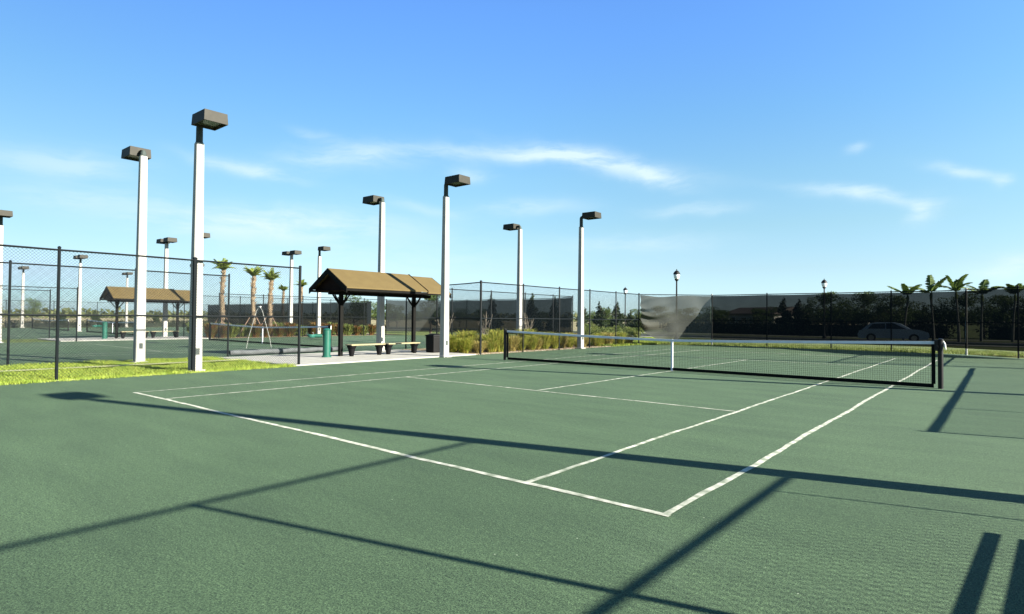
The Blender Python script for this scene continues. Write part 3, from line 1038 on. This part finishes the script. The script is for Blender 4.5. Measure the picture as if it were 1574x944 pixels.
for i in range(9):
    px = 600+i*33+rs.uniform(-8, 8)
    put((rnd1, rnd2, cone2)[i % 3], at(px, rs.uniform(95, 115)), i*1.1, (1.2, 1.2, rs.uniform(.6, .8)), 'low distant tree behind the second court screen', 'distant trees behind the second court')
# low dark hedge beyond the courts at the left
for k, (y0, y1) in enumerate(((-14, 8), (11, 36))):
    mb = MB()
    r_ = random.Random(k+50)
    bl = [(-84.5+r_.uniform(-.3, .3), y, .42, .7, .8, .45) for y in np.arange(y0, y1, .8)]
    leaf_cloud(mb, bl, 5000, .10, r_)
    mb.box(-84.8, -84.2, y0, y1, -.05, .5)
    tag(mb.build('hedge', M['hedge']), ['low dark hedge at the far left before the dry field', 'low dark hedge behind the far shelter before the dry field'][k], 'hedge', 'hedges before the field')
for k, (x0, x1) in enumerate(((-30, -2), (1, 30))):
    mb = MB()
    r_ = random.Random(k+90)
    bl = [(x, 63.5+r_.uniform(-.3, .3), .8+r_.uniform(-.1, .15), .9, .8, .95) for x in np.arange(x0, x1, .9)]
    leaf_cloud(mb, bl, 7000, .12, r_)
    mb.box(x0, x1, 63.2, 63.8, -.05, 1.1)
    tag(mb.build('hedge', M['hedge']), ['dark hedge beyond the road, behind the left half of the back screen', 'dark hedge beyond the road, behind the parked car'][k], 'hedge', 'hedges beyond the road')
for px, z, sc, lb in ((899, 46, .8, 'small round shrub just right of the white pole behind the net'), (925, 44, (1.1, 1.1, .8), 'low shrub under the second post right of the white pole'),
                      (950, 45, (1.2, 1.2, .75), 'wide low shrub left of the street lamp foot'), (977, 47, .8, 'shrub against the loose corner of the screen')):
    put(bush if px % 2 else bush2, at(px, z), px*.3, sc, lb)
# scattered young trees in the field
fsm = make_tree('round', 31, 'lone dusky tree on the field at far left, behind a thin lamp', at(50, 105), 4.4, 4.2, 'lone trees on the dry field')
put(cone, at(97, 100), .5, .75, 'thin young pine on the field left of the second lamp', 'lone trees on the dry field')
put(cone, at(147, 110), 1.5, .8, 'thin young pine on the field just left of the far shelter', 'lone trees on the dry field')
put(cone2, at(240, 110), 1.5, .7, 'thin young pine on the field framed under the far shelter roof', 'lone trees on the dry field')
# woods on the horizon
mb = MB()
r_ = random.Random(77)
for a in np.arange(-112, 60, .22):
    dist = r_.uniform(330, 420)
    hh = r_.uniform(3.4, 5.4)*(1.15 if a > -50 else 1)
    aa = R_(a)
    c_ = Vector((sin(aa)*dist, cos(aa)*dist, hh*.4))
    for _ in range(34):
        p = c_+Vector((r_.gauss(0, 1.3), r_.gauss(0, 1.3), 0))
        p.z = r_.uniform(0, hh)*r_.uniform(.6, 1)
        d = Vector((r_.gauss(0, 1), r_.gauss(0, 1), r_.gauss(0, .6))).normalized()
        e = d.cross(Vector((r_.gauss(0, 1), r_.gauss(0, 1), r_.gauss(0, 1)))).normalized()
        s_ = r_.uniform(.5, 1.1)
        mb.face([p-d*s_, p-e*s_*.8, p+d*s_, p+e*s_*.8])
tag(mb.build('distant_woods', M['far']), 'low green woods along the horizon behind the dry field', 'woods', kind='stuff')

# palms -------------------------------------------------------
def frond(mb, base, az_, lift, length, droop, width, rnd, nl=14):
    pts = []
    p = Vector(base)
    el_ = lift
    st = length/10
    for k in range(11):
        pts.append(p.copy())
        p = p+Vector((cos(az_)*cos(el_), sin(az_)*cos(el_), sin(el_)))*st
        el_ -= droop/10
    mb.tube(pts, [.022*(1-.08*k) for k in range(11)], 4, cap=False)
    side = Vector((-sin(az_), cos(az_), 0))
    for k in range(nl):
        u = .12+.88*k/(nl-1)
        i = min(9, int(u*10))
        q = pts[i].lerp(pts[i+1], u*10-i) if i < 10 else pts[10]
        dr = (pts[i+1]-pts[i]).normalized()
        ll = width*(.55+.45*sin(pi*min(1, u*1.05)))*rnd.uniform(.85, 1.1)
        for s in (-1, 1):
            tip = q+(side*s*.8+dr*.65+Vector((0, 0, -.25-rnd.uniform(0, .3)))).normalized()*ll
            w_ = dr*.035
            mb.face([q-w_, q+w_, tip.lerp(q, .45)+w_*1.2+Vector((0, 0, .02)), tip, tip.lerp(q, .45)-w_*1.2])

def make_palm(label, x, y, hgt, kind, seed, group, lean=0.0, braces=True):
    rnd = random.Random(seed)
    t = thing('palm_tree', label, 'palm tree', (x, y, 0), group)
    tr = MB()
    n = 15
    if kind == 'sabal':
        pts = [(x+lean*(k/n)**1.5, y+.05*sin(k*.5), hgt*k/n-.03*(k == 0)) for k in range(n+1)]
        rad = [.155-.04*k/n+.02*(k % 2) for k in range(n+1)]
        tr.tube(pts, rad, 10)
        for k in range(46):       # old frond boots
            z = hgt*rnd.uniform(.35, .97)
            a = rnd.uniform(0, 6.28)
            u = z/hgt
            px_ = x+lean*u**1.5
            r_ = .12
            tr.tube([(px_+cos(a)*r_, y+sin(a)*r_, z), (px_+cos(a)*(r_+.10), y+sin(a)*(r_+.10), z+.14)], [.05, .015], 4)
        tr.build('trunk', M['trunk'], t)
        fm = MB()
        for k in range(30):
            frond(fm, (x+lean, y, hgt-.05), rnd.uniform(0, 6.28), rnd.uniform(.95, 1.55), rnd.uniform(.55, 1.0), rnd.uniform(.3, 1.7), .24, rnd, 10)
        fm.build('crown', M['frond'], t)
        if braces:
            for k in range(3):
                a = k*2.09+.6+seed
                MB().tube([(x+cos(a)*.2, y+sin(a)*.2, 1.50), (x+cos(a)*1.1, y+sin(a)*1.1, 0)], .022, 4).build('brace', M['wood'], t)
            MB().lathe((x+lean*.15, y, 1.38), [(.20, 0), (.235, .01), (.235, .16), (.20, .17)], 10).build('strap', M['strap'], t)
    else:
        pts = [(x+lean*(k/n)**1.5, y, hgt*.86*k/n) for k in range(n+1)]
        rad = [.10+.012*sin(k*.5)-.035*k/n for k in range(n+1)]
        tr.tube(pts, rad, 10)
        tr.build('trunk', M['trunkg'], t)
        MB().tube([(x+lean, y, hgt*.86), (x+lean, y, hgt*.95), (x+lean, y, hgt)], [.085, .10, .04], 8).build('crownshaft', M['frond'], t)
        fm = MB()
        nf_ = rnd.choice((5, 6, 7))
        for k in range(nf_):
            a = 2*pi*k/nf_+rnd.uniform(-.3, .3)+seed
            frond(fm, (x+lean, y, hgt-.05), a, rnd.uniform(.6, 1.5), rnd.uniform(1.0, 1.85), rnd.uniform(.3, 1.5), rnd.uniform(.32, .44), rnd, 26)
        fm.build('crown', M['frondd'], t)
    return t
GP = 'braced sabal palms in the bed beyond the second court'
make_palm('stout sabal palm nearest the tallest white pole, leftmost of the braced palms', -41.2, 15.1, 4.75, 'sabal', 1, GP, .05)
make_palm('middle sabal palm with rough trunk behind the white inverted V frame', -41.0, 17.25, 4.45, 'sabal', 2, GP, -.1)
make_palm('sabal palm with the shaggiest trunk, right of the white inverted V frame', -41.0, 18.5, 4.2, 'sabal', 4, GP, .12)
x_, y_ = at(435, 72)
make_palm('small distant palm left of the fence end post', x_, y_, 4.6, 'sabal', 5, GP, 0, False)
x_, y_ = at(463, 66)
make_palm('small distant palm just right of the fence end post', x_, y_, 4.8, 'sabal', 6, GP, 0, False)
GR = 'palms rising over the right part of the back screen'
for px, z, h, sd, lb in ((1389, 46, 3.55, 2, 'leftmost and smallest palm top above the back screen at right'),
                         (1435, 45, 3.7, 3, 'second palm above the back screen, pale trunk seen through the mesh'),
                         (1474, 44, 3.75, 4, 'widest palm crown above the back screen, right of the net post'),
                         (1508, 46, 3.65, 5, 'palm above the back screen second from the right edge'),
                         (1556, 45, 3.65, 6, 'rightmost palm above the back screen')):
    x_, y_ = at(px, z)
    make_palm(lb, x_, y_, h, 'royal', sd, GR, random.Random(sd).uniform(-.3, .3))

# ornamental grasses ------------------------------------------
def make_clump(name, m, seed, h, nb, spread, label, cat, group, w=.014):
    rnd = random.Random(seed)
    mb = MB()
    for k in range(nb):
        a = rnd.uniform(0, 6.28)
        r0 = rnd.uniform(0, spread*.35)
        l_ = h*rnd.uniform(.4, 1.2)
        out = spread*rnd.uniform(.2, 1.0)
        b0 = Vector((cos(a)*r0, sin(a)*r0, 0))
        d = Vector((cos(a), sin(a), 0))
        s = Vector((-sin(a), cos(a), 0)).lerp(Vector((rnd.uniform(-1, 1), rnd.uniform(-1, 1), 0)), .5).normalized()
        p1 = b0+d*out*.25+Vector((0, 0, l_*.55))
        p2 = b0+d*out*.65+Vector((0, 0, l_*.92))
        p3 = b0+d*out*1.1+Vector((0, 0, l_*rnd.uniform(.8, 1.05)))
        mb.face([b0-s*w, b0+s*w, p1+s*w, p1-s*w])
        mb.face([p1-s*w, p1+s*w, p2+s*w*.8, p2-s*w*.8])
        mb.face([p2-s*w*.8, p2+s*w*.8, p3])
    o = mb.build(name, m)
    return tag(o, label, cat, group)
ORD = ['first', 'second', 'third', 'fourth', 'fifth', 'sixth', 'seventh', 'eighth', 'ninth', 'tenth', 'eleventh', 'twelfth', 'thirteenth',
       'fourteenth', 'fifteenth', 'sixteenth', 'seventeenth', 'eighteenth', 'nineteenth', 'twentieth']
LG = 'clump of golden green ornamental grass in the bed behind the left fence'
GG = 'ornamental grass clumps in the mulch bed'
cl = [make_clump('grass_clump', (M['fgrass'], M['fgrass'], M['fgrassb'])[s-1], s, (.78, .66, .72)[s-1], 700, .58, LG, 'ornamental grass', GG, .010) for s in (1, 2, 3)]
rr_ = random.Random(4)
first = True
k = 0
for y in np.arange(13.8, 27.5, .70):
    for xb in (-15.55, -16.7):
        x = xb+rr_.uniform(-.2, .2)
        yy = y+rr_.uniform(-.25, .25)
        if k < 3:
            o = cl[k]
        else:
            o = cl[k % 3].copy()
            COL.objects.link(o)
        o.location = (x, yy, -.01)
        s_ = rr_.uniform(.7, 1.12)*(1.0 if yy < 20 else .8)
        o['label'] = '%s ornamental grass clump from the shelter in the %s row of the bed' % (ORD[k//2], ('front', 'back')[k % 2])
        o.scale = (s_, s_, s_*rr_.uniform(.85, 1.1))
        o.rotation_euler = (0, 0, rr_.uniform(0, 6))
        k += 1
LC = 'low red and green shrub in the bed among the braced palms'
cs = [make_clump('croton_shrub', (M['red'], M['bush'])[s % 2], s+20, .75, 260, .45, LC, 'shrub', 'low shrubs in the palm bed', .035) for s in (0, 1)]
k = 0
for y in np.arange(13.8, 28, .8):
    for xb in (-39.6, -41.9):
        if k < 2:
            o = cs[k]
        else:
            o = cs[rr_.randrange(2)].copy()
            COL.objects.link(o)
        o.location = (xb+rr_.uniform(-.3, .3), y+rr_.uniform(-.3, .3), -.01)
        s_ = rr_.uniform(.8, 1.3)
        o['label'] = '%s low shrub from the left in the %s row of the palm bed' % (ORD[k//2], ('front', 'back')[k % 2])
        o.scale = (s_, s_, s_)
        k += 1
# bare pale twiggy shrubs at the back of the bed
def make_twigs(x, y, seed, label):
    rnd = random.Random(seed)
    mb = MB()
    for k in range(7):
        a = rnd.uniform(0, 6.28)
        sp = rnd.uniform(.15, .45)
        h = rnd.uniform(1.2, 1.9)
        mb.tube([(x, y, 0), (x+cos(a)*sp*.4, y+sin(a)*sp*.4, h*.5), (x+cos(a)*sp, y+sin(a)*sp, h)], [.022, .015, .006], 5)
        for _ in range(3):
            u = rnd.uniform(.4, .8)
            b = rnd.uniform(0, 6.28)
            q = Vector((x+cos(a)*sp*u, y+sin(a)*sp*u, h*u))
            mb.tube([q, q+Vector((cos(b)*.2, sin(b)*.2, .3))], [.009, .004], 4)
    tag(mb.build('bare_shrub', mat('pale_twig%d' % seed, (.30, .26, .20), .9)), label, 'shrub', 'bare twiggy shrubs behind the grasses')
make_twigs(-18.6, 15.3, 1, 'bare pale shrub right of the white pole beside the shelter')
make_twigs(-18.4, 17.9, 2, 'bare pale shrub between the two fence posts right of the shelter')
make_twigs(-18.5, 21.5, 3, 'bare pale shrub behind the grasses near the left net post')
# shell stones along the bed edge
sb = MB()
r_ = random.Random(9)
for k in range(700):
    x, y = -14.6-abs(r_.gauss(0, .22)), r_.uniform(12.9, 28)
    s_ = r_.uniform(.015, .045)
    i = len(sb.v)
    sb.v += [(x+s_*r_.uniform(.7, 1.2)*dx, y+s_*r_.uniform(.7, 1.2)*dy, dz*s_*.7) for dx, dy, dz in ((1, 0, 0), (0, 1, 0), (-1, 0, 0), (0, -1, 0), (0, 0, 1.2))]
    sb.f += [(i, i+1, i+4), (i+1, i+2, i+4), (i+2, i+3, i+4), (i+3, i, i+4)]
tag(sb.build('shell_stones', M['stone']), 'pale shell stones strewn along the edge of the mulch bed', 'stones', kind='stuff')
# turf blades
def turf(x0, x1, y0, y1, n, h, m, label, w=.007, seed=1):
    r_ = np.random.RandomState(seed)
    x = r_.uniform(x0, x1, n)
    y = r_.uniform(y0, y1, n)
    a = r_.uniform(0, 6.28, n)
    hh = h*r_.uniform(.4, 1.2, n)*(1+.5*np.sin(x*3.1+y*1.7)*np.sin(y*2.3-x))
    lx, ly = r_.normal(0, .35, n)*hh, r_.normal(0, .35, n)*hh
    V = np.empty((n, 3, 3))
    V[:, 0] = np.c_[x-np.cos(a)*w, y-np.sin(a)*w, np.full(n, -.015)]
    V[:, 1] = np.c_[x+np.cos(a)*w, y+np.sin(a)*w, np.full(n, -.015)]
    V[:, 2] = np.c_[x+lx, y+ly, hh]
    me = bpy.data.meshes.new('turf')
    me.from_pydata(V.reshape(-1, 3).tolist(), [], [(3*i, 3*i+1, 3*i+2) for i in range(n)])
    me.materials.append(m)
    o = bpy.data.objects.new('turf', me)
    COL.objects.link(o)
    tag(o, label, 'grass', kind='stuff')
turf(-17.38, -14.3, -9, 5.3, 60000, .07, M['blade'], 'sunlit yellow green turf beside the left court fence', .011)
turf(-19.98, -17.87, -9, 5.3, 32000, .07, M['blade'], 'turf on the far side of the worn path at left', .011, 2)
turf(-16, 4, 29.7, 33.5, 26000, .09, M['blade2'], 'grass seen below the back screen', .018, 4)
turf(-14.5, -14.22, -9, 5.2, 900, .05, M['blade'], 'stray grass tufts creeping over the left edge of the court', .012, 8)
turf(-20, -14.5, 24, 40, 30000, .10, M['blade'], 'bright grass between the two screens beyond the fence', .022, 5)

# ------------------------------------------------------------------ street lamps, car, house
def make_street(x, y, h, label):
    t = thing('street_lamp', label, 'street lamp', (x, y, -.03), 'post top street lamps along the road')
    MB().lathe((x, y, -.03), [(.16, 0), (.16, .25), (.09, .35), (.065, .5), (.05, h-.85), (.07, h-.80), (.05, h-.72)], 12).build('pole', M['bronze'], t)
    g = MB().lathe((x, y, h-.74), [(.09, 0), (.17, .12), (.21, .30), (.19, .38)], 14).build('globe', M['globe'], t, smooth=True)
    MB().lathe((x, y, h-.75), [(.10, -.06), (.14, .0), (.12, .06)], 12).build('collar', M['bronze'], t)
    MB().lathe((x, y, h-.37), [(.24, 0), (.24, .03), (.19, .14), (.10, .24), (.03, .27), (.03, .34), (.01, .37)], 14).build('cap', M['bronze'], t)
    return t
for px, z, h, lb in ((1040, 41, 5.0, 'street lamp rising above the loose grey windscreen corner'), (961, 64, 5.0, 'street lamp in the gap between the two dark screens'),
                     (1267, 49, 5.0, 'street lamp above the middle of the black back screen')):
    x_, y_ = at(px, z)
    make_street(x_, y_, h, lb)

def make_car(x, y, rot, label):
    t = thing('parked_car', label, 'car', (0, 0, 0))
    body = [(-2.15, .30), (-2.2, .55), (-2.1, .80), (-1.75, .90), (1.15, .93), (1.9, .82), (2.2, .68), (2.25, .42), (2.15, .26), (1.75, .24)]
    def wheelcut(cx_):
        return [(cx_+.36*cos(a), .31+.36*sin(a)) for a in np.linspace(0, pi, 7)]
    poly = body[:]+[(1.71, .24)]+wheelcut(1.35)+wheelcut(-1.35)+[(-1.9, .24)]
    poly = [(float(a), float(b)) for a, b in poly]
    MB().prism(poly, 'y', -.86, .86).build('body', M['carpaint'], t, bevel=.05)
    cab = [(-1.95, .90), (-1.45, 1.36), (-.9, 1.46), (.1, 1.46), (.55, 1.36), (1.25, .92)]
    mb = MB()
    n = len(cab)
    for yy, s in ((-.80, 0), (-.62, 1), (.62, 1), (.80, 0)):
        pass
    i = 0
    lo = [(p[0], -.80, p[1]) if p[1] < 1 else (p[0], -.62, p[1]) for p in cab]
    hi = [(p[0], .80, p[1]) if p[1] < 1 else (p[0], .62, p[1]) for p in cab]
    mb.v = lo+hi
    mb.f = [tuple(range(n))[::-1], tuple(n+k for k in range(n))]+[(k, (k+1) % n, n+(k+1) % n, n+k) for k in range(n)]
    c_ = mb.build('cabin', M['carpaint'], t, bevel=.03)
    for s in (-1, 1):
        for (a, b, c2, d) in (((-1.55, .97), (-1.25, 1.34), (-.45, 1.38), (-.45, .97)), ((-.38, .97), (-.38, 1.38), (.12, 1.38), (.9, .97))):
            q = [a, b, c2, d]
            MB().face([(p[0], s*(.805-.18*max(0, (p[1]-.93)/.45)+.012), p[1]) for p in q]).build('window', M['glass'], c_)
    MB().face([(.64, -.58, 1.33), (.64, .58, 1.33), (1.21, .70, .965), (1.21, -.70, .965)]).build('windshield', M['glass'], c_)
    MB().face([(-1.55, -.56, 1.31), (-1.55, .56, 1.31), (-1.90, .66, .98), (-1.90, -.66, .98)]).build('rear_window', M['glass'], c_)
    for sx_ in (-1.35, 1.35):
        for s in (-1, 1):
            w = MB().tube([(sx_, s*.66, .31), (sx_, s*.87, .31)], .31, 18).build('wheel', M['tyre'], t)
            MB().tube([(sx_, s*.86, .31), (sx_, s*.885, .31)], .19, 12).build('rim', M['steel'], w)
    for s in (-1, 1):
        MB().box(2.10, 2.235, s*.68-.16, s*.68+.16, .60, .72).build('headlight', M['whitepaint'], t)
        MB().box(-2.19, -2.10, s*.68-.14, s*.68+.14, .68, .82).build('tail_light', mat('tail_red%d' % s, (.3, .01, .01), .3), t)
    t.location = (x, y, -.03)
    t.rotation_euler = (0, 0, rot)
    return t
x_, y_ = at(1371, 44.5)
make_car(x_, y_, R_(8), 'blue grey sedan parked behind the black back screen')

def make_house(x, y, rot, label):
    t = thing('house', label, 'house', (0, 0, 0))
    w = MB().box(-5.5, 5.5, -4, 4, -.05, 2.7).build('wall', M['house'], t)
    MB().prism([(-4.6, 2.7), (0, 3.9), (4.6, 2.7), (4.6, 2.6), (-4.6, 2.6)], 'x', -6.1, 6.1).build('roof', M['tile'], t)
    for xx in (-3.8, -1.2, 3.6):
        f = MB().box(xx-.65, xx+.65, -4.05, -4.002, .9, 2.1).build('window', M['whitepaint'], t)
        MB().box(xx-.55, xx+.55, -4.07, -4.052, 1.0, 2.0).build('pane', M['glass'], f)
    MB().box(.9, 1.9, -4.05, -4.002, 0, 2.1).build('door', M['bronze'], t)
    t.location = (x, y, 0)
    t.rotation_euler = (0, 0, rot)
x_, y_ = at(1176, 108)
make_house(x_, y_, R_(-25), 'pale low house with dark roof seen dimly through the back screen')
x_, y_ = at(1328, 70)
tb = thing('utility_box', 'pale upright utility box left of the parked car behind the back screen', 'utility box', (x_, y_, -.03))
MB().box(x_-.5, x_+.5, y_-.35, y_+.35, 0, 1.25).build('cabinet', M['house'], tb, bevel=.03)
MB().box(x_-.56, x_+.56, y_-.41, y_+.41, 1.25, 1.32).build('lid', M['house'], tb)

# bench off the right side of the court that throws the two plank shadows
t = thing('bench', 'court side bench off the right edge, casting the short shadows at lower right', 'bench', (0, 0, 0), None)
for k in range(2):
    MB().box(-.018+k*.19, .018+k*.19, -3.8, 0, .43, .46).build('seat_plank', M['bench'], t)
for yy in (-3.4, -1.9):
    for k in range(2):
        MB().box(-.017+k*.19, .017+k*.19, yy-.03, yy+.03, 0, .43).build('leg', M['benchleg'], t)
t.location = (2.90, 1.39, 0)
t.rotation_euler = (0, 0, -math.atan2(.10, 1.56))
